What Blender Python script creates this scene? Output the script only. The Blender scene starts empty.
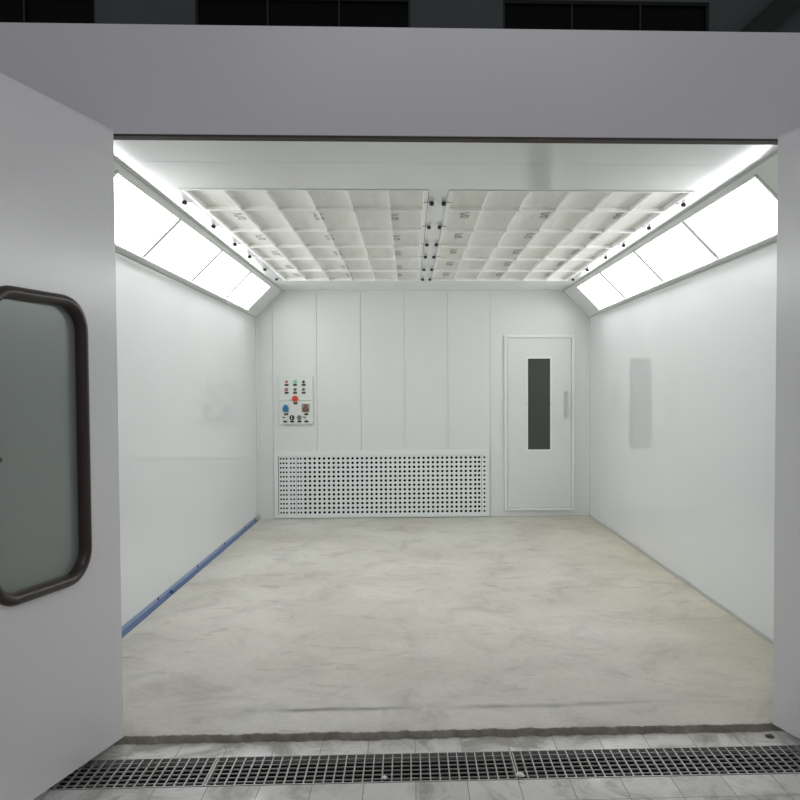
import bpy, bmesh, math, random
from mathutils import Vector, Matrix
random.seed(7)
scene = bpy.context.scene
COL = scene.collection

# ------------------------------------------------------------------ materials
def mat(name, rgb=(.8, .8, .8), rough=.4, metal=0., spec=.5, emit=None, strength=0., coat=0.):
    m = bpy.data.materials.new(name); m.use_nodes = True
    b = m.node_tree.nodes['Principled BSDF']
    b.inputs['Base Color'].default_value = (*rgb, 1)
    b.inputs['Roughness'].default_value = rough
    b.inputs['Metallic'].default_value = metal
    b.inputs['Specular IOR Level'].default_value = spec
    b.inputs['Coat Weight'].default_value = coat
    if emit:
        b.inputs['Emission Color'].default_value = (*emit, 1)
        b.inputs['Emission Strength'].default_value = strength
    return m

def N(m, t, **kw):
    n = m.node_tree.nodes.new(t)
    for k, v in kw.items():
        setattr(n, k, v)
    return n

def L(m, a, b):
    m.node_tree.links.new(a, b)

def ramp(m, stops):
    r = N(m, 'ShaderNodeValToRGB')
    e = r.color_ramp.elements
    while len(e) < len(stops):
        e.new(.5)
    for s, (p, c) in zip(e, stops):
        s.position = p; s.color = (*c, 1) if len(c) == 3 else c
    return r

def noise(m, vec, scale, detail=4, rough=.55, stretch=None, dist=0.):
    if stretch:
        mp = N(m, 'ShaderNodeMapping'); mp.inputs['Scale'].default_value = stretch
        L(m, vec, mp.inputs['Vector']); vec = mp.outputs[0]
    n = N(m, 'ShaderNodeTexNoise')
    n.inputs['Scale'].default_value = scale; n.inputs['Detail'].default_value = detail
    n.inputs['Roughness'].default_value = rough; n.inputs['Distortion'].default_value = dist
    L(m, vec, n.inputs['Vector'])
    return n.outputs['Fac']

def mixc(m, fac, a, b, mode='MIX'):
    x = N(m, 'ShaderNodeMix', data_type='RGBA', blend_type=mode)
    if isinstance(fac, (int, float)): x.inputs[0].default_value = fac
    else: L(m, fac, x.inputs[0])
    for s, v in ((6, a), (7, b)):
        if isinstance(v, tuple): x.inputs[s].default_value = (*v, 1)
        else: L(m, v, x.inputs[s])
    return x.outputs[2]

def bump(m, h, strength, dist=.01):
    b = N(m, 'ShaderNodeBump'); b.inputs['Strength'].default_value = strength
    b.inputs['Distance'].default_value = dist
    L(m, h, b.inputs['Height'])
    L(m, b.outputs[0], m.node_tree.nodes['Principled BSDF'].inputs['Normal'])

def painted(name, rgb, rough, var=.03, spec=.5, bs=.06, scale=1.5, stretch=None):
    """sheet-steel paint: faint tone variation and slight waviness of the sheet"""
    m = mat(name, rgb, rough, spec=spec)
    tc = N(m, 'ShaderNodeTexCoord').outputs['Object']
    f = noise(m, tc, .9, 3)
    lo = tuple(max(0, c - var) for c in rgb); hi = tuple(min(1, c + var) for c in rgb)
    r = ramp(m, [(.3, lo), (.7, hi)]); L(m, f, r.inputs[0])
    L(m, r.outputs[0], m.node_tree.nodes['Principled BSDF'].inputs['Base Color'])
    bump(m, noise(m, tc, scale, 2, .5, stretch), bs, .02)
    return m

M = {}
M['wall'] = painted('glossy_white_wall_panel', (.785, .807, .82), .012, .006, .5, .012, 1.0, (1, 9, .6))
M['back'] = painted('white_back_panel', (.705, .718, .708), .3, .01)
M['ceil'] = painted('white_ceiling_panel', (.79, .805, .80), .13, .008)
M['slope'] = painted('white_slope_panel', (.76, .775, .755), .3, .01)
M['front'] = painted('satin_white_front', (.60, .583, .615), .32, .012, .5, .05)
M['door'] = painted('satin_white_door', (.74, .735, .75), .25, .012, .5, .06, .9)
M['trimw'] = mat('white_trim', (.77, .785, .785), .3)
M['rail'] = mat('pale_grey_metal', (.48, .50, .49), .35)
M['bars'] = mat('white_filter_frame', (.91, .91, .90), .4)
M['black'] = mat('black_plastic', (.012, .012, .013), .4)
M['dark'] = mat('dark_void', (.006, .006, .007), .9, spec=.1)
M['rubber'] = mat('brown_black_rubber', (.035, .024, .021), .36, spec=.5)
M['seal'] = mat('brown_seal', (.045, .036, .03), .7)
M['steel'] = mat('brushed_steel', (.62, .62, .6), .3, metal=.8)
M['galv'] = mat('galvanised_steel', (.40, .39, .38), .45, metal=.4)
M['lamp'] = mat('lamp_diffuser', (.9, .9, .9), .4, emit=(.985, 1., 1.), strength=7.4)
M['stamp'] = mat('grey_ink', (.2, .2, .19), .8)
M['pglass'] = mat('tinted_glass_dark_room', (.055, .058, .052), .12, spec=.5)  # opaque pane: glass tint and the dark room behind share one colour
M['red'] = mat('red_plastic', (.62, .05, .06), .3)
M['rose'] = mat('rose_plastic', (.52, .16, .22), .3)
M['brownred'] = mat('brown_red_plastic', (.25, .09, .08), .35)
M['estop'] = mat('emergency_red', (.62, .06, .03), .3)
M['green'] = mat('lit_green_lens', (.05, .6, .22), .3, emit=(.1, 1, .35), strength=.35)
M['dgreen'] = mat('dark_green_plastic', (.02, .2, .1), .3)
M['blue'] = mat('blue_plastic', (.02, .16, .36), .35)
M['greyp'] = mat('grey_plastic', (.28, .28, .27), .4)
M['pbox'] = mat('control_box_grey', (.70, .73, .69), .35)
M['label'] = mat('black_label', (.03, .03, .03), .5)
M['paper'] = mat('white_paper', (.75, .74, .72), .8)
M['leaf'] = mat('dry_dark_leaf', (.05, .045, .035), .8)
M['film'] = mat('blue_film', (.23, .32, .49), .3)
M['film2'] = mat('blue_film_edge', (.06, .11, .26), .35)
M['hall'] = painted('slate_hall_wall', (.075, .085, .086), .8, .006)
M['brace'] = mat('dark_steel_brace', (.006, .009, .0085), .6)
M['night'] = mat('night_window_pane', (.002, .002, .002), .35, spec=.1)
M['wframe'] = mat('window_bar', (.010, .012, .013), .6)
M['trench_dark'] = mat('trench_shade', (.012, .011, .010), .95)  # near-black lining: the shade down in the trench is put into its colour

# filter fleece
def make_cloth():
    m = mat('filter_fleece', (.74, .745, .69), .9, spec=.2)
    tc = N(m, 'ShaderNodeTexCoord').outputs['Object']
    a = noise(m, tc, 5, 4, .6, (3, .5, 1)); b = noise(m, tc, 1.3, 2)
    r = ramp(m, [(.3, (.84, .84, .81)), (.7, (.91, .91, .89))]); L(m, a, r.inputs[0])
    r2 = ramp(m, [(.35, (1, 1, 1)), (.75, (.96, .95, .91))]); L(m, b, r2.inputs[0])
    L(m, mixc(m, 1., r.outputs[0], r2.outputs[0], 'MULTIPLY'), m.node_tree.nodes['Principled BSDF'].inputs['Base Color'])
    bump(m, a, .35, .02)
    return m
M['cloth'] = make_cloth()

# grey glazing for the entrance doors, with a diffuse haze mixed in
def make_glass():
    m = bpy.data.materials.new('grey_door_glass'); m.use_nodes = True
    nt = m.node_tree; nt.nodes.clear()
    out = nt.nodes.new('ShaderNodeOutputMaterial')
    tr = nt.nodes.new('ShaderNodeBsdfTransparent'); tr.inputs[0].default_value = (.70, .74, .71, 1)
    gl = nt.nodes.new('ShaderNodeBsdfGlossy'); gl.inputs['Roughness'].default_value = .18
    gl.inputs['Color'].default_value = (.9, .95, .93, 1)
    fr = nt.nodes.new('ShaderNodeFresnel'); fr.inputs['IOR'].default_value = 1.7
    mx = nt.nodes.new('ShaderNodeMixShader')
    df = nt.nodes.new('ShaderNodeBsdfDiffuse'); df.inputs[0].default_value = (.44, .475, .455, 1)
    dm = nt.nodes.new('ShaderNodeMixShader'); dm.inputs[0].default_value = .55
    nt.links.new(tr.outputs[0], dm.inputs[1]); nt.links.new(df.outputs[0], dm.inputs[2])
    nt.links.new(fr.outputs[0], mx.inputs[0]); nt.links.new(dm.outputs[0], mx.inputs[1]); nt.links.new(gl.outputs[0], mx.inputs[2])
    nt.links.new(mx.outputs[0], out.inputs[0])
    return m
M['glass'] = make_glass()

# trowelled concrete
def make_concrete():
    m = mat('trowelled_concrete', (.5, .49, .45), .55, spec=.35)
    tc = N(m, 'ShaderNodeTexCoord').outputs['Object']
    big = noise(m, tc, .55, 4, .6, None, .6)
    mid = noise(m, tc, 2.6, 8, .7, (1, .85, 1), .7)
    fine = noise(m, tc, 26, 6, .75)
    streak = noise(m, tc, 4.2, 8, .72, (.6, 1.7, 1), .8)
    base = ramp(m, [(.28, (.475, .455, .405)), (.5, (.56, .545, .495)), (.72, (.635, .62, .58))]); L(m, big, base.inputs[0])
    r2 = ramp(m, [(.30, (.64, .63, .61)), (.47, (.95, .95, .945)), (.62, (1.06, 1.06, 1.05))]); L(m, mid, r2.inputs[0])
    c = mixc(m, .8, base.outputs[0], r2.outputs[0], 'MULTIPLY')
    r3 = ramp(m, [(.33, (.62, .61, .59)), (.43, (1, 1, 1))]); L(m, streak, r3.inputs[0])
    c = mixc(m, .6, c, r3.outputs[0], 'MULTIPLY')
    r4 = ramp(m, [(.35, (.93, .93, .93)), (.65, (1.04, 1.04, 1.04))]); L(m, fine, r4.inputs[0])
    c = mixc(m, 1., c, r4.outputs[0], 'MULTIPLY')
    # ochre stains towards the right wall
    sx = N(m, 'ShaderNodeSeparateXYZ'); L(m, tc, sx.inputs[0])
    mr = N(m, 'ShaderNodeMapRange'); mr.inputs[1].default_value = 1.0; mr.inputs[2].default_value = 1.9; mr.inputs[4].default_value = .6
    L(m, sx.outputs[0], mr.inputs[0])
    c = mixc(m, mr.outputs[0], c, mixc(m, 1., c, (.99, .94, .80), 'MULTIPLY'))
    # wet-looking crack lines that run along the edge of the pour
    w = N(m, 'ShaderNodeTexNoise'); w.inputs['Scale'].default_value = 1.6; w.inputs['Detail'].default_value = 5
    L(m, tc, w.inputs['Vector'])
    ad = N(m, 'ShaderNodeMath', operation='MULTIPLY_ADD'); ad.inputs[1].default_value = .17
    L(m, w.outputs['Fac'], ad.inputs[0]); L(m, sx.outputs[1], ad.inputs[2])
    cmp_ = N(m, 'ShaderNodeMath', operation='SUBTRACT'); cmp_.inputs[1].default_value = 3.90; L(m, ad.outputs[0], cmp_.inputs[0])
    ab = N(m, 'ShaderNodeMath', operation='ABSOLUTE'); L(m, cmp_.outputs[0], ab.inputs[0])
    rl = ramp(m, [(.0, (1, 1, 1)), (.010, (.65, .65, .65)), (.034, (0, 0, 0))]); L(m, ab.outputs[0], rl.inputs[0])
    brk = noise(m, tc, 1.1, 3); rb = ramp(m, [(.38, (0, 0, 0)), (.52, (.95, .95, .95))]); L(m, brk, rb.inputs[0])
    crack = mixc(m, 1., rl.outputs[0], rb.outputs[0], 'MULTIPLY')
    fx = N(m, 'ShaderNodeMapRange'); fx.inputs[1].default_value = .55; fx.inputs[2].default_value = 1.0; fx.inputs[3].default_value = 1.; fx.inputs[4].default_value = .15
    L(m, sx.outputs[0], fx.inputs[0])
    fl_ = N(m, 'ShaderNodeMapRange'); fl_.inputs[1].default_value = -1.35; fl_.inputs[2].default_value = -1.0; L(m, sx.outputs[0], fl_.inputs[0])
    mm = N(m, 'ShaderNodeMath', operation='MULTIPLY'); L(m, fx.outputs[0], mm.inputs[0]); L(m, fl_.outputs[0], mm.inputs[1])
    mc = N(m, 'ShaderNodeMath', operation='MULTIPLY'); L(m, mm.outputs[0], mc.inputs[0]); L(m, crack, mc.inputs[1]); crack = mc.outputs[0]
    c = mixc(m, crack, c, (.17, .155, .135))
    L(m, c, m.node_tree.nodes['Principled BSDF'].inputs['Base Color'])
    rr = ramp(m, [(.3, (.45,) * 3), (.7, (.7,) * 3)]); L(m, mid, rr.inputs[0])
    L(m, rr.outputs[0], m.node_tree.nodes['Principled BSDF'].inputs['Roughness'])
    h = N(m, 'ShaderNodeMath', operation='ADD'); L(m, streak, h.inputs[0]); L(m, fine, h.inputs[1])
    bump(m, h.outputs[0], .25, .012)
    return m
M['concrete'] = make_concrete()
def make_lip():
    m = mat('rough_concrete_edge', (.23, .21, .185), .9)
    tc = N(m, 'ShaderNodeTexCoord').outputs['Object']
    a = noise(m, tc, 14, 6, .7)
    r = ramp(m, [(.3, (.16, .145, .125)), (.55, (.25, .23, .20)), (.75, (.36, .34, .30))]); L(m, a, r.inputs[0])
    L(m, r.outputs[0], m.node_tree.nodes['Principled BSDF'].inputs['Base Color'])
    bump(m, noise(m, tc, 40, 4, .7), .5, .01)
    return m
M['lip'] = make_lip()

# glazed floor tiles, 205 mm grid, worn and smeared with cement
def make_tile():
    m = mat('grey_floor_tile', (.4, .4, .4), .3)
    tc = N(m, 'ShaderNodeTexCoord').outputs['Object']
    mp = N(m, 'ShaderNodeMapping'); mp.inputs['Location'].default_value = (1.186, -2.981, 0)
    L(m, tc, mp.inputs[0])
    br = N(m, 'ShaderNodeTexBrick'); br.offset = 0; br.squash = 1
    br.inputs['Scale'].default_value = 1; br.inputs['Mortar Size'].default_value = .0022; br.inputs['Mortar Smooth'].default_value = .3
    br.inputs['Brick Width'].default_value = .2054; br.inputs['Row Height'].default_value = .2054; br.inputs['Bias'].default_value = 0
    br.inputs['Color1'].default_value = (.54, .545, .53, 1); br.inputs['Color2'].default_value = (.65, .65, .635, 1)
    br.inputs['Mortar'].default_value = (.19, .18, .165, 1)
    L(m, mp.outputs[0], br.inputs['Vector'])
    d = noise(m, tc, 3.5, 7, .7, None, .8)
    # cement smeared out from the broken edge of the slab
    sp = N(m, 'ShaderNodeSeparateXYZ'); L(m, tc, sp.inputs[0])
    near = N(m, 'ShaderNodeMapRange'); near.inputs[1].default_value = 3.40; near.inputs[2].default_value = 3.56; near.inputs[3].default_value = 0.; near.inputs[4].default_value = -.11
    L(m, sp.outputs[1], near.inputs[0])
    dd = N(m, 'ShaderNodeMath', operation='ADD'); L(m, d, dd.inputs[0]); L(m, near.outputs[0], dd.inputs[1]); d = dd.outputs[0]
    rd = ramp(m, [(.36, (1, 1, 1)), (.50, (.15, .15, .15)), (.62, (0, 0, 0))]); L(m, d, rd.inputs[0])
    c = mixc(m, rd.outputs[0], br.outputs['Color'], (.32, .305, .275))
    L(m, c, m.node_tree.nodes['Principled BSDF'].inputs['Base Color'])
    rr = ramp(m, [(.36, (.75,) * 3), (.6, (.23,) * 3)]); L(m, d, rr.inputs[0])
    L(m, rr.outputs[0], m.node_tree.nodes['Principled BSDF'].inputs['Roughness'])
    bump(m, br.outputs['Fac'], -.25, .004)
    return m
M['tile'] = make_tile()

# ------------------------------------------------------------------ mesh helpers
def box(bm, x0, x1, y0, y1, z0, z1, mx=None):
    v = [bm.verts.new((x, y, z)) for x in (x0, x1) for y in (y0, y1) for z in (z0, z1)]
    if mx is not None:
        for a in v: a.co = mx @ a.co
    for f in ((0, 1, 3, 2), (4, 6, 7, 5), (0, 4, 5, 1), (2, 3, 7, 6), (0, 2, 6, 4), (1, 5, 7, 3)):
        bm.faces.new([v[i] for i in f])
    return v

def cyl(bm, p0, p1, r0, r1=None, n=20):
    r1 = r0 if r1 is None else r1
    p0, p1 = Vector(p0), Vector(p1); d = (p1 - p0).normalized()
    a = d.orthogonal().normalized(); b = d.cross(a)
    A = [bm.verts.new(p0 + r0 * (math.cos(t) * a + math.sin(t) * b)) for t in (2 * math.pi * i / n for i in range(n))]
    B = [bm.verts.new(p1 + r1 * (math.cos(t) * a + math.sin(t) * b)) for t in (2 * math.pi * i / n for i in range(n))]
    for i in range(n):
        bm.faces.new((A[i], A[(i + 1) % n], B[(i + 1) % n], B[i]))
    bm.faces.new(A[::-1]); bm.faces.new(B)

def lathe(bm, base, axis, prof, n=24):
    """prof: (radius, distance along axis) from base outward"""
    base = Vector(base); d = Vector(axis).normalized(); a = d.orthogonal().normalized(); b = d.cross(a)
    rings = []
    for r, h in prof:
        rings.append([bm.verts.new(base + d * h + max(r, 1e-5) * (math.cos(t) * a + math.sin(t) * b)) for t in (2 * math.pi * i / n for i in range(n))])
    for A, B in zip(rings, rings[1:]):
        for i in range(n):
            bm.faces.new((A[i], A[(i + 1) % n], B[(i + 1) % n], B[i]))
    bm.faces.new(rings[0][::-1]); bm.faces.new(rings[-1])

def tube(bm, path, prof, closed=True, up=None):
    """sweep a closed 2-D profile (offset along the in-plane normal, offset along up) round a path"""
    n = len(path); rings = []
    for i, p in enumerate(path):
        a = path[i - 1]; b = path[(i + 1) % n]
        t = (b - a).normalized(); nrm = up.cross(t).normalized()
        rings.append([bm.verts.new(p + nrm * u + up * w) for u, w in prof])
    k = len(prof)
    for i in range(n):
        A, B = rings[i], rings[(i + 1) % n]
        for j in range(k):
            bm.faces.new((A[j], A[(j + 1) % k], B[(j + 1) % k], B[j]))

def obj(name, bm, m, parent=None, bevel=0., smooth=False, loc=None):
    bmesh.ops.recalc_face_normals(bm, faces=bm.faces[:])
    me = bpy.data.meshes.new(name); bm.to_mesh(me); bm.free()
    me.materials.append(m)
    o = bpy.data.objects.new(name, me); COL.objects.link(o)
    if loc is not None: o.location = loc
    if parent is not None: o.parent = parent
    if bevel:
        b = o.modifiers.new('bevel', 'BEVEL'); b.width = bevel; b.segments = 2; b.limit_method = 'ANGLE'; b.angle_limit = math.radians(40)
    if smooth:
        for p in me.polygons: p.use_smooth = True
        me.update()
        md = o.modifiers.new('wn', 'EDGE_SPLIT'); md.split_angle = math.radians(40)
    return o

def tag(o, label=None, cat=None, group=None, kind=None):
    if label: o['label'] = label
    if cat: o['category'] = cat
    if group: o['group'] = group
    if kind: o['kind'] = kind
    return o

def empty(name, loc=(0, 0, 0), rot=(0, 0, 0)):
    o = bpy.data.objects.new(name, None); COL.objects.link(o)
    o.empty_display_size = .1
    o.location = loc; o.rotation_euler = rot
    return o

def boxes(name, lst, m, parent=None, bevel=0.):
    bm = bmesh.new()
    for b in lst: box(bm, *b)
    return obj(name, bm, m, parent, bevel)

def copy_tree(src, parent=None):
    c = src.copy(); COL.objects.link(c)
    if parent is not None: c.parent = parent
    for ch in list(src.children):
        copy_tree(ch, c)
    return c

# ------------------------------------------------------------------ dimensions (m)
W = 2.0            # half width of the booth
YF, YB = 3.557, 9.606
H, ZW = 2.724, 2.402
CH = H - ZW        # 45 degree slope
GZ = -.033         # hall floor outside
FX = [-1.520, -.056, .066, 1.552]   # filter openings
FY = [4.80, 8.72]

# ------------------------------------------------------------------ setting: floors
# trowelled slab inside, with a broken front edge
bm = bmesh.new()
xs = [-W - .06 + i * (2 * W + .12) / 320 for i in range(321)]
ys = [0, .006, .02, .05, .09, .14, .2, .26, .33, .42, .6, 1.0, 2, 3, 4, 5, YB - YF + .06]
rows = []
jit = [0.0]
for i in range(320): jit.append(.55 * jit[-1] + random.uniform(-.0045, .0045))
for j, y in enumerate(ys):
    row = []
    for i, x in enumerate(xs):
        yy = YF + y + (jit[i] if j < 2 else jit[i] * .4 if j < 4 else 0)
        z = [-.009, -.0035, -.001][j] if j < 3 else 0
        row.append(bm.verts.new((x, yy, z + (random.uniform(-.0015, .0015) if j < 4 else 0))))
    rows.append(row)
foot = [bm.verts.new((x, YF - .011 + jit[i] * 1.5, GZ - .001)) for i, x in enumerate(xs)]
for i in range(320):
    f = bm.faces.new((foot[i], foot[i + 1], rows[0][i + 1], rows[0][i])); f.material_index = 1
    for j in range(len(ys) - 1):
        f = bm.faces.new((rows[j][i], rows[j][i + 1], rows[j + 1][i + 1], rows[j + 1][i]))
        if j == 0: f.material_index = 1
fl = obj('floor', bm, M['concrete'])
fl.data.materials.append(M['lip'])
for p in fl.data.polygons: p.use_smooth = True
tag(fl, 'pale grey trowelled concrete floor inside the booth', 'floor', kind='structure')

# tiled hall floor with the drain trench
TY0, TY1 = 3.147, 3.405
b = [(-14, 14, -4, TY0, GZ - .2, GZ), (-14, 14, TY1, 11.5, GZ - .2, GZ), (-14, 14, TY0, TY1, GZ - .3, GZ - .2)]
fh = boxes('floor_hall', b, M['tile'])
tag(fh, 'grey tiled hall floor in front of the booth', 'floor', kind='structure')
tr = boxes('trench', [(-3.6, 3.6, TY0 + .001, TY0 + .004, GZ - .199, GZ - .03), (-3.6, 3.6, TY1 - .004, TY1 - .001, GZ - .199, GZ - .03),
                      (-3.6, 3.6, TY0 + .004, TY1 - .004, GZ - .199, GZ - .19)], M['trench_dark'], fh)

# ------------------------------------------------------------------ setting: walls
def side_wall(s, name, label):
    bm = bmesh.new()
    n = 1; y0, y1 = YF + .06, YB
    edges = [y0 + (y1 - y0) * k / n for k in range(n + 1)]
    for a, c in zip(edges, edges[1:]):
        x0, x1 = (-W - .06, -W) if s < 0 else (W, W + .06)
        box(bm, x0, x1, a + .0008, c - .0008, -.0005, ZW + .05)
    box(bm, *((-W - .07, -W - .06) if s < 0 else (W + .06, W + .07)), y0, y1, -.0005, ZW + .05)
    return tag(obj(name, bm, M['wall'], bevel=.0012), label, 'wall', kind='structure')
side_wall(-1, 'wall_left', 'glossy white left wall of panels under the left row of lights')
side_wall(1, 'wall_right', 'glossy white right wall of panels beside the small door')

bm = bmesh.new()
seams = [-W - .06, -1.803, -1.281, -.757, -.237, .285, .792, W + .06]
for a, c in zip(seams, seams[1:]):
    box(bm, a + .0014, c - .0014, YB, YB + .05, -.0005, H + .05)
box(bm, seams[0], seams[-1], YB + .05, YB + .06, -.0005, H + .05)
tag(obj('wall_back', bm, M['back'], bevel=.0006), 'white panelled back wall behind the perforated grille', 'wall', kind='structure')

bm = bmesh.new()
for x0, x1, z0 in ((-2.07, -1.5055, GZ), (-1.5045, 1.5285, 2.648), (1.5295, 2.07, GZ)):
    box(bm, x0, x1, YF, YF + .06, z0, 3.118)
box(bm, -1.507, -1.503, YF + .0006, YF + .06, 2.66, 3.118)
box(bm, 1.527, 1.531, YF + .0006, YF + .06, 2.66, 3.118)
box(bm, -2.07, 2.07, YF + .06, YF + .09, 3.05, 3.118)
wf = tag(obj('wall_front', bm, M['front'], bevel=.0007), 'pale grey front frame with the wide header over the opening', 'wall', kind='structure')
tag(boxes('trim_1', [(-1.50, 1.525, YF + .001, YF + .06, 2.639, 2.6478)], M['seal'], bevel=.002), 'dark brown rubber seal under the front header', 'seal', kind='structure')

# sloping bands that carry the lights
for s, nm, lb in ((-1, 'trim_2', 'white sloping band above the left wall holding four lights'), (1, 'trim_3', 'white sloping band above the right wall holding four lights')):
    bm = bmesh.new()
    prof = [(-W, ZW), (-W + CH, H), (-W + CH, H + .05), (-W - .06, ZW + .05), (-W - .06, ZW + .001)]
    A = [bm.verts.new((-s * x, YF + .06, z)) for x, z in prof]; B = [bm.verts.new((-s * x, YB - .001, z)) for x, z in prof]
    k = len(prof)
    for i in range(k): bm.faces.new((A[i], A[(i + 1) % k], B[(i + 1) % k], B[i]))
    bm.faces.new(A); bm.faces.new(B[::-1])
    o = obj(nm, bm, M['slope']); tag(o, lb, 'trim', kind='structure')
    # rolled edge beads where the band meets wall and ceiling
    bm = bmesh.new()
    cyl(bm, (s * (W - .005), YF + .07, ZW + .004), (s * (W - .005), YB - .005, ZW + .004), .008, n=8)
    cyl(bm, (s * (W - CH), YF + .07, H - .003), (s * (W - CH), YB - .005, H - .003), .008, n=8)
    obj('edge_bead', bm, M['rail'], o, smooth=True)

# ceiling
bm = bmesh.new()
xe = W - CH
g = .0012
for x0, x1, y0, y1 in ((-xe, xe, YF + .06, 4.247 - g), (-xe, xe, 4.247 + g, FY[0] - .004),
                       (-xe, FX[0] - .004, FY[0] - .004 + 2 * g, FY[1] + .004), (FX[1] + .004, FX[2] - .004, FY[0] - .004, FY[1] + .004),
                       (FX[3] + .004, xe, FY[0] - .004 + 2 * g, FY[1] + .004), (-xe, xe, FY[1] + .004, YB - .001)):
    box(bm, x0, x1, y0, y1, H, H + .04)
box(bm, -xe, xe, YF + .06, FY[0], H + .04, H + .06)
ce = tag(obj('ceiling', bm, M['ceil'], bevel=.001), 'white sheet metal ceiling around the two filter frames', 'ceiling', kind='structure')
# unseen cover box above the filters, added to block outside light
bm = bmesh.new()
box(bm, -xe, xe, FY[0] - .02, YB, H + .30, H + .32)
for x0, x1 in ((-xe - .02, -xe), (xe, xe + .02)): box(bm, x0, x1, FY[0] - .02, YB, H + .05, H + .32)
box(bm, -xe, xe, FY[0] - .02, FY[0], H + .06, H + .3); box(bm, -xe, xe, YB - .02, YB, H + .06, H + .3)
obj('light_block_box', bm, M['slope'], ce)
# small angle where ceiling meets back wall
tag(boxes('trim_4', [(-xe + .01, xe - .01, YB - .014, YB - .0005, H - .014, H - .0005)], M['trimw'], bevel=.003), 'thin white angle between ceiling and back wall', 'trim', kind='structure')
# corner beads
for nm, s, lb in (('trim_5', -1, 'slim white corner strip between left wall and back wall'), ('trim_6', 1, 'slim white corner strip between right wall and back wall')):
    x0, x1 = (-W + .0005, -W + .022) if s < 0 else (W - .022, W - .0005)
    tag(boxes(nm, [(x0, x1, YB - .02, YB - .0005, .058, ZW - .01)], M['slope'], bevel=.006), lb, 'trim', kind='structure')
tag(boxes('trim_7', [(-1.80, 1.97, YB - .012, YB - .0005, 0, .009)], M['rail'], bevel=.002), 'thin grey strip along the foot of the back wall', 'trim', kind='structure')

# floor channels along the side walls
bm = bmesh.new()
y0, y1 = YF + .065, YB - .16
prof = [(.0008, .046), (.006, .047), (.008, .02), (.012, .012), (.030, .008), (.033, .001), (.0008, .001)]
A = [bm.verts.new((-W + u, y0, z)) for u, z in prof]; B = [bm.verts.new((-W + u, y1, z)) for u, z in prof]
for i in range(len(prof)):
    f = bm.faces.new((A[i], A[(i + 1) % 7], B[(i + 1) % 7], B[i]))
    if i in (2, 3, 4, 5): f.material_index = 1
bm.faces.new(A); bm.faces.new(B[::-1])
bl = obj('baseboard_left', bm, M['film']); bl.data.materials.append(M['film2'])
tag(bl, 'blue film-covered channel along the foot of the left wall', 'baseboard', kind='structure')
for yy, zz in ((5.789, .036), (6.866, .036), (7.868, .037), (8.821, .037), (4.75, .036)):
    bm = bmesh.new(); lathe(bm, (-W + .0065, yy, zz), (1, 0, 0), [(.013, 0), (.013, .003), (.007, .006)], 12); obj('screw', bm, M['black'], bl)
bm = bmesh.new(); box(bm, -W + .007, -W + .034, 6.06, 6.13, .002, .030); tab = obj('film_flap', bm, M['film2'], bl, bevel=.004)
bm = bmesh.new(); box(bm, -W + .0008, -W + .036, YB - .155, YB - .013, .001, .058); tag(obj('end_cap', bm, M['rail'], bl, bevel=.005), 'bare grey end of the channel')
bm = bmesh.new()
box(bm, W - .007, W - .0008, y0, YB - .013, .001, .022); box(bm, W - .012, W - .007, y0, YB - .013, .001, .004)
br = obj('baseboard_right', bm, M['rail'], bevel=.002)
tag(br, 'slim grey angle along the foot of the right wall', 'baseboard', kind='structure')
for a in (8.3, 7.4, 6.1):
    boxes('joint_plate', [(W - .0095, W - .0072, a, a + .22, .008, .034)], M['rail'], br)

# ------------------------------------------------------------------ lights in the slopes
ordn = ['nearest the opening', 'second from the opening', 'third from the opening', 'last before the back wall']
spans = [(4.330, 5.450), (5.512, 6.640), (6.708, 7.835), (7.915, 8.950)]
for s in (-1, 1):
    side = 'left' if s < 0 else 'right'
    for k, (a, c) in enumerate(spans):
        # local frame: x along booth, y up the slope, z out of the slope into the room
        t0, t1 = .037, .284
        cx = s * (W - (t0 + t1) / 2); cz = ZW + (t0 + t1) / 2
        up = Vector((-s, 0, 1)).normalized(); out = Vector((-s, 0, -1)).normalized(); al = up.cross(out)
        root = empty('light_panel', (cx, (a + c) / 2, cz))
        root.rotation_euler = Matrix((al, up, out)).transposed().to_euler()
        tag(root, f'glowing white light panel in the {side} slope, {ordn[k]}', 'light', f'{side} row of ceiling lights')
        hl, hw = (c - a) / 2, (t1 - t0) / 2 * math.sqrt(2)
        fw = .028
        fa = (a - spans[k - 1][1]) / 2 - .001 if k else .028; fb = (spans[k + 1][0] - c) / 2 - .001 if k < 3 else .028
        # along the booth local x runs towards the back on one side and towards the front on the other
        fl_, fr_ = (fa, fb) if al.y > 0 else (fb, fa)
        bm = bmesh.new()
        box(bm, -hl - fl_, hl + fr_, hw, hw + .016, .0008, .012); box(bm, -hl - fl_, hl + fr_, -hw - .016, -hw, .0008, .024)
        box(bm, -hl - fl_, -hl, -hw, hw, .0008, .007); box(bm, hl, hl + fr_, -hw, hw, .0008, .007)
        obj('frame', bm, M['slope'], root, bevel=.002)
        bm = bmesh.new(); box(bm, -hl + .0005, hl - .0005, -hw + .0005, hw - .0005, .001, .006)
        d = obj('diffuser', bm, M['lamp'], root)
        tag(d, 'glowing white pane')

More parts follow.
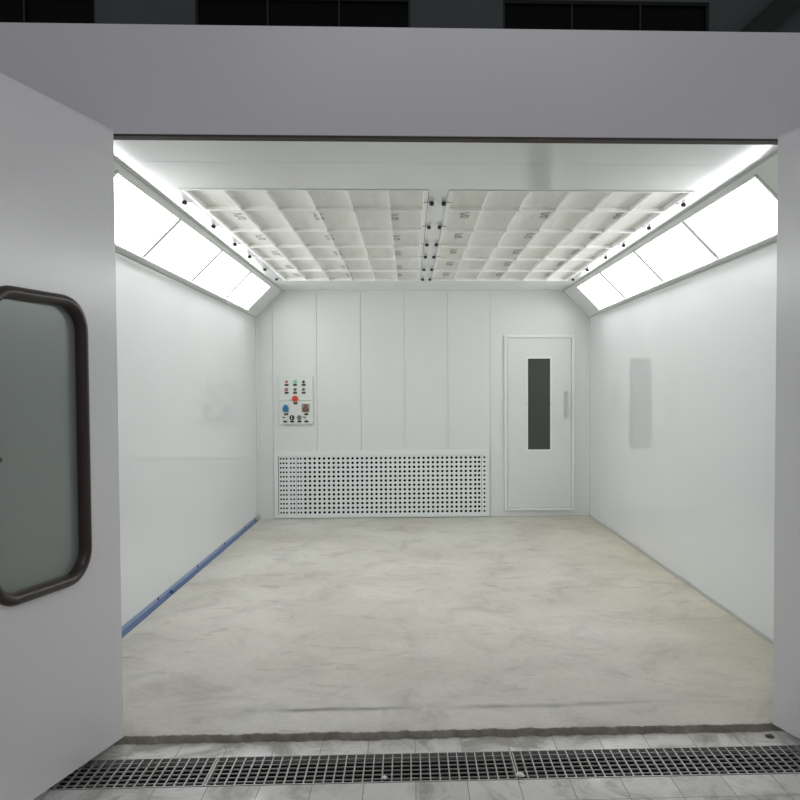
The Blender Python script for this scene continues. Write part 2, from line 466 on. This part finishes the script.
# ------------------------------------------------------------------ ceiling filters
def stroke(bm, pts, w, z):
    for (x0, y0), (x1, y1) in zip(pts, pts[1:]):
        d = Vector((x1 - x0, y1 - y0, 0)); l = d.length
        mx = Matrix.Translation((x0, y0, z)) @ Matrix.Rotation(math.atan2(d.y, d.x), 4, 'Z')
        box(bm, -w / 2, l + w / 2, -w / 2, w / 2, -.0012, 0, mx)
def make_filter(x0, x1, rowsY, sx, sy, label):
    root = empty('ceiling_filter', ((x0 + x1) / 2, FY[0], H)); ox, oy = root.location.x, FY[0]
    tag(root, label, 'filter', 'ceiling filter frames')
    a, c = x0 - ox, x1 - ox; d = FY[1] - oy
    bm = bmesh.new()
    box(bm, a, a + .026, 0, d, -.006, .03); box(bm, c - .026, c, 0, d, -.006, .03)
    box(bm, a + .026, c - .026, 0, .024, -.006, .03); box(bm, a + .026, c - .026, d - .024, d, -.006, .03)
    obj('frame', bm, M['bars'], root, bevel=.002)
    # fleece, pillowed a little between the bars
    bm = bmesh.new()
    nx, ny = 48, 96; colw = (c - a) / 6
    grid = []
    for j in range(ny + 1):
        r = []
        for i in range(nx + 1):
            x = a + .004 + (c - a - .008) * i / nx; y = .004 + (d - .008) * j / ny
            z = .020 + .004 * abs(math.sin(math.pi * (x - a) / colw)) + .002 * math.sin(9 * y + 5 * x)
            r.append(bm.verts.new((x, y, z)))
        grid.append(r)
    for j in range(ny):
        for i in range(nx): bm.faces.new((grid[j][i], grid[j][i + 1], grid[j + 1][i + 1], grid[j + 1][i]))
    cl = obj('filter_cloth', bm, M['cloth'], root)
    for p in cl.data.polygons: p.use_smooth = True
    md = cl.modifiers.new('thick', 'SOLIDIFY'); md.thickness = .02; md.offset = 1
    for p in range(1, 6):
        xx = a + colw * p
        bm = bmesh.new()
        box(bm, xx - .0035, xx + .0035, .024, d - .024, -.005, .023)
        obj('long_bar', bm, M['bars'], root)
    for yy in rowsY:
        y = yy - oy
        bm = bmesh.new()
        # flat strap that flares where it is fixed to the side members
        prof = [(a + .026, .060), (a + .05, .036), (a + .10, .022), (a + .2, .017)]
        prof += [(-x, w) for x, w in reversed([(-(c - .2), 0)])][:0]
        right = [(c - .2, .017), (c - .10, .022), (c - .05, .036), (c - .026, .060)]
        st = prof + right
        T = []
        for x, w in st:
            T.append([bm.verts.new((x, y - w / 2, -.006)), bm.verts.new((x, y + w / 2, -.006)), bm.verts.new((x, y + w / 2 * .5, .018)), bm.verts.new((x, y - w / 2 * .5, .018))])
        for A, B in zip(T, T[1:]):
            for i in range(4): bm.faces.new((A[i], A[(i + 1) % 4], B[(i + 1) % 4], B[i]))
        bm.faces.new(T[0]); bm.faces.new(T[-1][::-1])
        obj('cross_bar', bm, M['bars'], root)
    # ink stamps on the fleece
    for x in sx:
        for y in sy:
            bm = bmesh.new()
            u = .052; 
            stroke(bm, [(.018, .03), (-.026, .02), (-.026, -.02), (.02, -.05)], .007, 0)
            stroke(bm, [(.026, .05), (-.02, .07), (-.026, .10), (.0, .115), (.024, .10), (.02, .07)], .007, 0)
            stroke(bm, [(-.03, -.075), (.03, -.075)], .006, 0)
            obj('stamp', bm, M['stamp'], root, loc=(x - ox, y - oy - .02, .0175))
    return root
make_filter(FX[0], FX[1], [5.35, 6.05, 6.71, 7.34, 8.05], [-1.345, -.80, -.275], [5.64, 6.40, 7.12, 7.90, 8.45],
            'white ribbed ceiling filter frame on the left, above the grille')
make_filter(FX[2], FX[3], [5.35, 6.05, 6.71, 7.34, 8.05], [.215, .77, 1.29], [5.55, 6.30, 7.02, 7.70, 8.40],
            'white ribbed ceiling filter frame on the right, in front of the door')

# turn latches
def make_latch():
    root = empty('ceiling_latch')
    bm = bmesh.new(); lathe(bm, (0, 0, 0), (0, 0, -1), [(.013, .0005), (.013, .004), (.009, .006)], 18); obj('washer', bm, M['steel'], root, smooth=True)
    bm = bmesh.new(); lathe(bm, (0, 0, 0), (0, 0, -1), [(.014, .006), (.019, .010), (.020, .026), (.016, .034), (.006, .036)], 18)
    box(bm, -.006, .006, -.026, .026, -.034, -.016); obj('knob', bm, M['black'], root, smooth=True)
    bm = bmesh.new(); box(bm, .010, .062, -.007, .007, -.0125, -.0088); obj('tongue', bm, M['greyp'], root, bevel=.001)
    return root
lat = make_latch(); first = True
lo = ['nearest the opening', 'second from the opening', 'third from the opening', 'fourth from the opening', 'fifth from the opening', 'last before the back wall']
for X, face, where, grp in ((-1.573, 0, 'on the strip left of the left filter', 'latches left of the left filter'),
                            (-.030, math.pi, 'on the centre strip, left-hand row', 'latches in the left row of the centre strip'),
                            (.047, 0, 'on the centre strip, right-hand row', 'latches in the right row of the centre strip'),
                            (1.580, math.pi, 'on the strip right of the right filter', 'latches right of the right filter')):
    for k, yy in enumerate((5.09, 5.825, 6.525, 7.12, 7.86, 8.55)):
        o = lat if first else copy_tree(lat); first = False
        o.location = (X, yy, H); o.rotation_euler = (0, 0, face); o.scale = (.8, .8, .8)
        tag(o, f'black turn latch {where}, {lo[k]}', 'latch', grp)

# ------------------------------------------------------------------ exhaust grille
gr = empty('exhaust_grille', (-.510, YB, 0))
tag(gr, 'wide white perforated metal grille at the foot of the back wall', 'grille')
gx = gr.location.x
x0, x1, zt = -1.798 - gx, .778 - gx, .818
px0, px1, pz0, pz1 = -1.750 - gx, .741 - gx, .047, .748
bm = bmesh.new()
box(bm, x0, x1, -.022, -.0008, pz1, zt); box(bm, x0, x1, -.022, -.0008, .010, pz0)
box(bm, x0, px0, -.022, -.0008, pz0, pz1); box(bm, px1, x1, -.022, -.0008, pz0, pz1)
obj('frame', bm, M['trimw'], gr, bevel=.003)
boxes('void_sheet', [(px0, px1, -.003, -.0009, pz0, pz1)], M['dark'], gr)  # black sheet standing in for the unlit space behind the holes
def hole_sheet(xa, xb, centres, r, y):
    """perforated sheet: one square cell with a round hole per column and row"""
    bm = bmesh.new(); rz = 13; ph = (pz1 - pz0) / rz
    b = [xa] + [(p + q) / 2 for p, q in zip(centres, centres[1:])] + [xb]
    for i, cx in enumerate(centres):
        for j in range(rz):
            cz = pz0 + ph * (j + .5); l, rr, bo, to = b[i], b[i + 1], pz0 + ph * j, pz0 + ph * (j + 1)
            outer = [(rr, cz), (rr, to), (cx, to), (l, to), (l, cz), (l, bo), (cx, bo), (rr, bo)]
            ov = [bm.verts.new((u, y, v)) for u, v in outer]
            iv = [bm.verts.new((cx + r * 1.05 * math.cos(t), y, cz + r * 1.05 * math.sin(t))) for t in (math.pi / 4 * k for k in range(8))]
            for k in range(8): bm.faces.new((ov[k], ov[(k + 1) % 8], iv[(k + 1) % 8], iv[k]))
    bmesh.ops.remove_doubles(bm, verts=bm.verts[:], dist=1e-5)
    o = obj('perforated_sheet', bm, M['trimw'], gr)
    md = o.modifiers.new('thick', 'SOLIDIFY'); md.thickness = .0015; md.offset = 0
    return o
k = 2.595 / 217
conv = lambda p: (p - 273) * k - 1.803 - gx
sheetA = [conv(p) for p in (280.1, 282.9, 285.9, 290.1, 293.2)]
sheetB = [conv(297.3), conv(300.1)]
mainc = [conv(304.3 + 4.735 * i) for i in range(37)]
last = [conv(478.7)]
hole_sheet(px0 + .007, conv(295.4), sheetA, .0118, -.010)
hole_sheet(conv(295.4) + .003, conv(302.2), sheetB, .0118, -.0125)
hole_sheet(conv(302.2), conv(477.0), mainc, .0155, -.010)
hole_sheet(conv(477.0), conv(481.2), last, .0155, -.010)
hole_sheet(conv(481.2) + .003, px1, [conv(484)], .0125, -.0125)

# ------------------------------------------------------------------ small service door in the back wall
d1 = empty('door_1', (1.386, YB, .075)); tag(d1, 'white service door with narrow dark window in the back wall', 'door', kind='structure')
bm = bmesh.new(); w, h = .424, 2.116
box(bm, -w, -w + .034, -.032, -.0008, 0, h); box(bm, w - .034, w, -.032, -.0008, 0, h)
box(bm, -w + .034, w - .034, -.032, -.0008, h - .034, h); box(bm, -w + .034, w - .034, -.032, -.0008, 0, .030)
obj('door_frame', bm, M['trimw'], d1, bevel=.004)
bm = bmesh.new()
wx0, wx1, wz0, wz1 = 1.240 - 1.386, 1.525 - 1.386, .805 - .075, 1.915 - .075
lx, l0, l1 = w - .038, .034, h - .038
box(bm, -lx, wx0, -.016, -.0008, l0, l1); box(bm, wx1, lx, -.016, -.0008, l0, l1)
box(bm, wx0, wx1, -.016, -.0008, l0, wz0); box(bm, wx0, wx1, -.016, -.0008, wz1, l1)
leaf = obj('door_leaf', bm, M['back'], d1)
bm = bmesh.new()
for a in ((wx0 - .016, wx0 + .008, wz0 - .016, wz1 + .016), (wx1 - .008, wx1 + .016, wz0 - .016, wz1 + .016), (wx0 + .008, wx1 - .008, wz0 - .016, wz0 + .008), (wx0 + .008, wx1 - .008, wz1 - .008, wz1 + .016)):
    box(bm, a[0], a[1], -.021, -.0162, a[2], a[3])
obj('window_frame', bm, M['trimw'], d1, bevel=.001)
boxes('window_pane', [(wx0, wx1, -.011, -.007, wz0, wz1)], M['pglass'], d1)
bm = bmesh.new()
hx = 1.708 - 1.386
cyl(bm, (hx, -.060, 1.20 - .075), (hx, -.060, 1.515 - .075), .014, n=14)
hd = obj('handle', bm, M['rail'], d1, smooth=True)
bm = bmesh.new()
for z in (1.228, 1.487): box(bm, hx - .014, hx + .014, -.060, -.0162, z - .075 - .012, z - .075 + .012)
obj('bracket', bm, M['greyp'], hd, bevel=.003)
for sx_ in (wx0 - .012, wx1 + .012):
    bm = bmesh.new(); lathe(bm, (sx_, -.0213, (wz0 + wz1) / 2), (0, -1, 0), [(.006, 0), (.004, .003)], 10); obj('screw', bm, M['greyp'], d1)

# ------------------------------------------------------------------ control panel
cp = empty('control_panel', (-1.729, YB, 1.135)); tag(cp, 'white control box with coloured buttons on the back wall', 'control panel')
BX = -.032
boxes('upper_box', [(.0, .404, -.030, -.0008, .284, .562)], M['pbox'], cp, .004)
boxes('lower_box', [(.008, .404, BX, -.0008, .0, .280)], M['pbox'], cp, .004)
def knob(name, u, v, r, hgt, m, prof=None, y=-.030, lab=None):
    bm = bmesh.new(); lathe(bm, (u, y - .0005, v), (0, -1, 0), prof or [(r, 0), (r, hgt * .6), (r * .8, hgt), (r * .3, hgt * 1.05)], 24)
    o = obj(name, bm, m, cp, smooth=True)
    if lab: o['label'] = lab
    return o
def bez(u, v, r, y=-.030):
    pass
def lamp(name, u, v, r, m, lab):
    o = knob(name, u, v, r, .016, m, lab=lab)
    bm = bmesh.new(); lathe(bm, (u, -.0304, v), (0, -1, 0), [(r * 1.35, 0), (r * 1.35, .004), (r * 1.1, .007)], 24); obj('bezel', bm, M['greyp'], o, smooth=True)
lamp('indicator_lamp', .092, .504, .012, M['red'], 'small red lamp')
lamp('indicator_lamp', .192, .504, .016, M['green'], 'lit green lamp')
lamp('push_button', .293, .502, .014, M['black'], 'black button')
lamp('push_button', .090, .412, .017, M['rose'], 'rose red button')
lamp('push_button', .192, .413, .015, M['dgreen'], 'dark green button')
lamp('push_button', .292, .412, .014, M['brownred'], 'brownish red button')
es = knob('emergency_stop', .195, .303, .036, .03, M['estop'], [(.020, 0), (.020, .014), (.036, .018), (.036, .030), (.030, .036), (.012, .039)], lab='big red mushroom stop button')
sk = knob('power_socket', .081, .185, .034, .02, M['blue'], [(.036, 0), (.036, .030), (.030, .036), (.012, .037)], y=BX, lab='blue round socket')
bm = bmesh.new(); box(bm, .049, .113, BX - .030, BX - .0005, .150, .185); box(bm, .060, .102, BX - .040, BX - .0005, .206, .232); obj('socket_lid', bm, M['blue'], sk, bevel=.006)
kp = boxes('key_plate', [(.268, .362, BX - .004, BX - .0005, .142, .242)], M['greyp'], cp, .002)
bm = bmesh.new()
ringp = [Vector((.315 + .027 * math.cos(t), BX - .010, .180 + .027 * math.sin(t))) for t in (2 * math.pi * i / 28 for i in range(28))]
tube(bm, ringp, [(.009 * math.cos(t), .007 * math.sin(t)) for t in (2 * math.pi * i / 10 for i in range(10))], up=Vector((0, -1, 0)))
cyl(bm, (.315, BX - .004, .180), (.315, BX - .014, .180), .008)
box(bm, .302, .328, BX - .016, BX - .0045, .208, .224); box(bm, .298, .309, BX - .016, BX - .0045, .222, .240); box(bm, .321, .332, BX - .016, BX - .0045, .222, .240)
obj('locking_ring', bm, M['brownred'], kp, smooth=True)
for u, rot in ((.066, .5), (.312, .5)):
    o = knob('toggle_switch', u, .078, .012, .008, M['steel'], y=BX)
    bm = bmesh.new(); cyl(bm, (u, BX - .006, .078), (u - .022, BX - .030, .088), .006, .0045, 12); obj('lever', bm, M['black'], o, smooth=True)
for u, m, lab in ((.153, M['black'], 'black dial'), (.240, M['greyp'], 'grey dial')):
    o = knob('rotary_dial', u, .079, .027, .018, m, [(.030, 0), (.030, .003), (.024, .005), (.022, .020), (.010, .021)], y=BX, lab=lab)
    bm = bmesh.new(); box(bm, u - .005, u + .005, BX - .030, BX - .021, .060, .098); obj('pointer', bm, M['pbox'] if m is M['black'] else M['black'], o, bevel=.002)
for u, v, y in [(u, v, -.030) for v in (.467, .373) for u in (.093, .192, .294)] + [(.195, .247, BX), (.085, .119, BX), (.324, .118, BX), (.072, .032, BX), (.153, .032, BX), (.241, .032, BX), (.323, .032, BX)]:
    boxes('label_plate', [(u - .023, u + .023, y - .003, y - .0004, v - .011, v + .011)], M['label'], cp)

# ------------------------------------------------------------------ entrance door leaves
def rounded(u0, u1, z0, z1, r, n=8):
    p = []
    for cx, cz, a0 in ((u1 - r, z1 - r, 0), (u0 + r, z1 - r, 90), (u0 + r, z0 + r, 180), (u1 - r, z0 + r, 270)):
        for i in range(n + 1):
            t = math.radians(a0 + 90 * i / n); p.append((cx + r * math.cos(t), cz + r * math.sin(t)))
    return p
def entrance_door(name, hinge, ang, s, label):
    """local x runs from the hinge edge outwards, local y is the room-side face normal * -1"""
    root = empty(name, (hinge[0], hinge[1], 0), (0, 0, ang)); tag(root, label, 'door', kind='structure')
    Wd, z0, z1, T = 1.485, .006, 2.657, .045
    wu0, wu1, wz0, wz1 = .241, .722, .790, 1.877
    r = .105
    # leaf with a rounded window opening; face y=0 is the side seen, body goes to y = s*T
    bm = bmesh.new()
    inner = rounded(wu0, wu1, wz0, wz1, r)
    def faceplane(y):
        iv = [bm.verts.new((u, y, z)) for u, z in inner]
        def onrect(u, z):
            c = ((wu0 + wu1) / 2, (wz0 + wz1) / 2); return None
        n = len(inner); q = n // 4
        corners = [bm.verts.new(c) for c in ((Wd, y, z1), (0, y, z1), (0, y, z0), (Wd, y, z0))]
        for cidx in range(4):
            seg = iv[cidx * q:(cidx + 1) * q]
            for i in range(len(seg) - 1): bm.faces.new((corners[cidx], seg[i], seg[i + 1]))
            nxt = iv[((cidx + 1) * q) % n]
            bm.faces.new((corners[cidx], seg[-1], nxt, corners[(cidx + 1) % 4]))
        return iv, corners
    A, ca = faceplane(0); B, cb = faceplane(s * T)
    n = len(A)
    for i in range(n): bm.faces.new((A[i], A[(i + 1) % n], B[(i + 1) % n], B[i]))
    for i in range(4): bm.faces.new((ca[i], ca[(i + 1) % 4], cb[(i + 1) % 4], cb[i]))
    obj('door_leaf', bm, M['door'], root)
    # rubber glazing gasket on both faces
    prof = [(-.034, 0), (-.034, .004), (-.028, .017), (-.016, .024), (-.004, .023), (.006, .014), (.010, .004), (.010, -.016), (.0, -.016), (.0, 0)]
    for nm, yy, up in (('window_gasket', 0, Vector((0, -s, 0))), ('window_gasket', s * T, Vector((0, s, 0)))):
        bm = bmesh.new()
        path = [Vector((u, yy, z)) for u, z in rounded(wu0 + .004, wu1 - .004, wz0 + .004, wz1 - .004, r - .004, 10)]
        # outward offset is negative in the profile: flip if the sweep normal points inward
        t = (path[1] - path[-1]).normalized(); nrm = up.cross(t); cen = Vector(((wu0 + wu1) / 2, yy, (wz0 + wz1) / 2))
        sign = 1 if nrm.dot(cen - path[0]) > 0 else -1
        tube(bm, path, [(sign * (a - .0044), b + .0004) for a, b in prof], up=up)
        obj(nm, bm, M['rubber'], root, smooth=True)
    bm = bmesh.new()
    pts = rounded(wu0 + .002, wu1 - .002, wz0 + .002, wz1 - .002, r - .002)
    A = [bm.verts.new((u, s * T * .5 - .002, z)) for u, z in pts]; B = [bm.verts.new((u, s * T * .5 + .002, z)) for u, z in pts]
    bm.faces.new(A); bm.faces.new(B[::-1])
    for i in range(len(pts)): bm.faces.new((A[i], A[(i + 1) % len(pts)], B[(i + 1) % len(pts)], B[i]))
    obj('window_glass', bm, M['glass'], root)
    # latch knob beside the window, reaching over the gasket
    bm = bmesh.new()
    lathe(bm, (.825, 0, 1.30), (0, -s, 0), [(.030, .0005), (.030, .006), (.014, .012), (.012, .048), (.019, .054), (.019, .064), (.008, .068)], 20)
    cyl(bm, (.825, -s * .056, 1.30), (.744, -s * .056, 1.296), .012, .010, 14)
    obj('handle', bm, M['rubber'], root, smooth=True)
    bm = bmesh.new()
    for z in (.35, 1.33, 2.3): cyl(bm, (-.002, s * (T + .010), z - .06), (-.002, s * (T + .010), z + .06), .009, n=12)
    obj('hinge', bm, M['steel'], root, smooth=True)
    return root
aL = math.radians(15.1); aR = math.radians(16.53)
# left: local +x = (-sin a, -cos a)
entrance_door('door_2', (-1.446, 3.536), math.atan2(-math.cos(aL), -math.sin(aL)), -1, 'left entrance door swung open, with dark-rimmed rounded window')
entrance_door('door_3', (1.468, 3.536), math.atan2(-math.cos(aR), math.sin(aR)), 1, 'right entrance door swung open at the right edge')

# ------------------------------------------------------------------ drain grates
def make_grate():
    root = empty('drain_grate'); Lg, y0, y1 = 1.249, TY0 + .003, TY1 - .003
    zt = GZ + .002; zb = GZ - .028
    fr = bmesh.new()
    box(fr, 0, Lg, y0, y0 + .006, zb, zt); box(fr, 0, Lg, y1 - .006, y1, zb, zt); box(fr, 0, .006, y0 + .006, y1 - .006, zb, zt); box(fr, Lg - .006, Lg, y0 + .006, y1 - .006, zb, zt)
    obj('frame', fr, M['galv'], root)
    bm = bmesh.new(); n = 32
    for i in range(1, n):
        x = Lg * i / n; box(bm, x - .0025, x + .0025, y0 + .006, y1 - .006, zt - .010, zt - .0005)
    for j in range(1, 7):
        y = y0 + (y1 - y0) * j / 7; box(bm, .006, Lg - .006, y - .0016, y + .0016, zt - .0085, zt - .003)
    obj('bar_grid', bm, M['galv'], root)
    return root
g0 = make_grate()
for i, (x, lb) in enumerate(((-2.250, 'steel drain grate section beneath the left door'), (-.997, 'steel drain grate section in front of the sill, left of middle'),
                             (.256, 'steel drain grate section in front of the sill, right of middle'), (1.509, 'steel drain grate section beneath the right door'))):
    o = g0 if i == 0 else copy_tree(g0)
    o.location = (x, 0, 0); tag(o, lb, 'drain grate', 'drain grate sections')

# litter
def scrap(name, x, y, z, r, m, label, cat, flat=.4, n=9):
    bm = bmesh.new(); bmesh.ops.create_icosphere(bm, subdivisions=2, radius=r)
    for v in bm.verts: v.co *= random.uniform(.7, 1.15); v.co.z = v.co.z * flat
    lo_ = min(v.co.z for v in bm.verts)
    for v in bm.verts: v.co.z -= lo_
    o = obj(name, bm, m, loc=(x, y, z)); tag(o, label, cat); return o
scrap('paper_scrap', .265, 3.172, GZ + .0025, .018, M['paper'], 'white paper scrap on the grate right of the middle joint', 'litter')
scrap('paper_scrap', -.286, 3.176, GZ + .0025, .013, M['paper'], 'tiny white paper scrap on the grate left of middle', 'litter')
scrap('dry_leaf', 1.432, 3.489, GZ + .0005, .020, M['leaf'], 'dark crumpled leaf on the tiles by the right door', 'leaf', .25)

# ------------------------------------------------------------------ hall behind the booth
YH = 11.5
wins = [(-7.50, -4.53), (-3.15, -.14), (1.18, 4.15)]
zb, zt = 4.6, 7.075
bm = bmesh.new()
xs_ = [-14] + [v for w_ in wins for v in w_] + [14]
for i in range(0, len(xs_), 2): box(bm, xs_[i], xs_[i + 1], YH, YH + .2, GZ, 10)
for a, c in wins: box(bm, a, c, YH, YH + .2, GZ, zb); box(bm, a, c, YH, YH + .2, zt, 10)
tag(obj('wall_hall', bm, M['hall']), 'dark slate hall wall far behind the booth', 'wall', kind='structure')
for i, (a, c) in enumerate(wins):
    w_ = empty(f'window_{i + 1}', ((a + c) / 2, YH, zb)); tag(w_, ['black night window above the header at far left', 'black night window above the middle of the header', 'black night window above the right half of the header'][i], 'window', kind='structure')
    hw = (c - a) / 2; hh = zt - zb
    bm = bmesh.new()
    fr = .03
    box(bm, -hw, hw, .03, .10, hh - fr, hh); box(bm, -hw, hw, .03, .10, 0, fr); box(bm, -hw, -hw + fr, .03, .10, fr, hh - fr); box(bm, hw - fr, hw, .03, .10, fr, hh - fr)
    for q in (-1, 1): box(bm, q * hw / 3 - .012, q * hw / 3 + .012, .03, .10, fr, hh - fr)
    obj('window_frame', bm, M['wframe'], w_)
    boxes('window_pane', [(-hw + .01, hw - .01, .08, .09, .01, hh - .01)], M['night'], w_)
bm = bmesh.new()
mx = Matrix.Translation((5.09, YH - .12, 6.91)) @ Matrix.Rotation(math.radians(47.5), 4, 'Y') 
box(bm, -.135, .135, -.1, .1, -3.2, 3.2, mx)
for s_ in (-1, 1): box(bm, s_ * .135 - .012, s_ * .135 + .012, -.115, .115, -3.2, 3.2, mx)
tag(obj('trim_8', bm, M['brace']), 'dark diagonal steel brace before the hall wall, upper right', 'brace', kind='structure')

# ------------------------------------------------------------------ light and camera
wd = bpy.data.worlds.new('hall_ambience'); scene.world = wd; wd.use_nodes = True
bg = wd.node_tree.nodes['Background']; bg.inputs[0].default_value = (.93, .96, 1, 1); bg.inputs[1].default_value = .25
def area(name, loc, target, size, energy, color):
    l = bpy.data.lights.new(name, 'AREA'); l.shape = 'RECTANGLE'; l.size, l.size_y = size; l.energy = energy; l.color = color
    o = bpy.data.objects.new(name, l); COL.objects.link(o); o.location = loc
    o.rotation_euler = (Vector(target) - Vector(loc)).to_track_quat('-Z', 'Y').to_euler()
area('hall_lamp', (.5, -2.5, 6.5), (0, 3.5, 0), (5, 2), 85, (1, .97, .98))

cam = bpy.data.cameras.new('camera'); co = bpy.data.objects.new('camera', cam); COL.objects.link(co)
yaw, pitch, roll = .0375, -.0314, -.0041
cy, sy, cp_, sp = math.cos(yaw), math.sin(yaw), math.cos(pitch), math.sin(pitch)
f = Vector((sy * cp_, cy * cp_, sp)); r = Vector((cy, -sy, 0)); u = r.cross(f)
cr, sr = math.cos(roll), math.sin(roll)
r2 = cr * r + sr * u; u2 = -sr * r + cr * u
co.matrix_world = Matrix.Translation((-.1752, 0, 1.5292)) @ Matrix((r2, u2, -f)).transposed().to_4x4()
cam.sensor_width = 36; cam.lens = 36; cam.shift_x = -.0497; cam.shift_y = .0195; cam.clip_end = 100
scene.camera = co
vs = scene.view_settings
vs.view_transform = 'Standard'; vs.look = 'None'; vs.exposure = 0; vs.gamma = 1; vs.use_curve_mapping = False
scene.cycles.max_bounces = 16; scene.cycles.diffuse_bounces = 10; scene.cycles.glossy_bounces = 6; scene.cycles.transparent_max_bounces = 8
scene.cycles.sample_clamp_indirect = 6
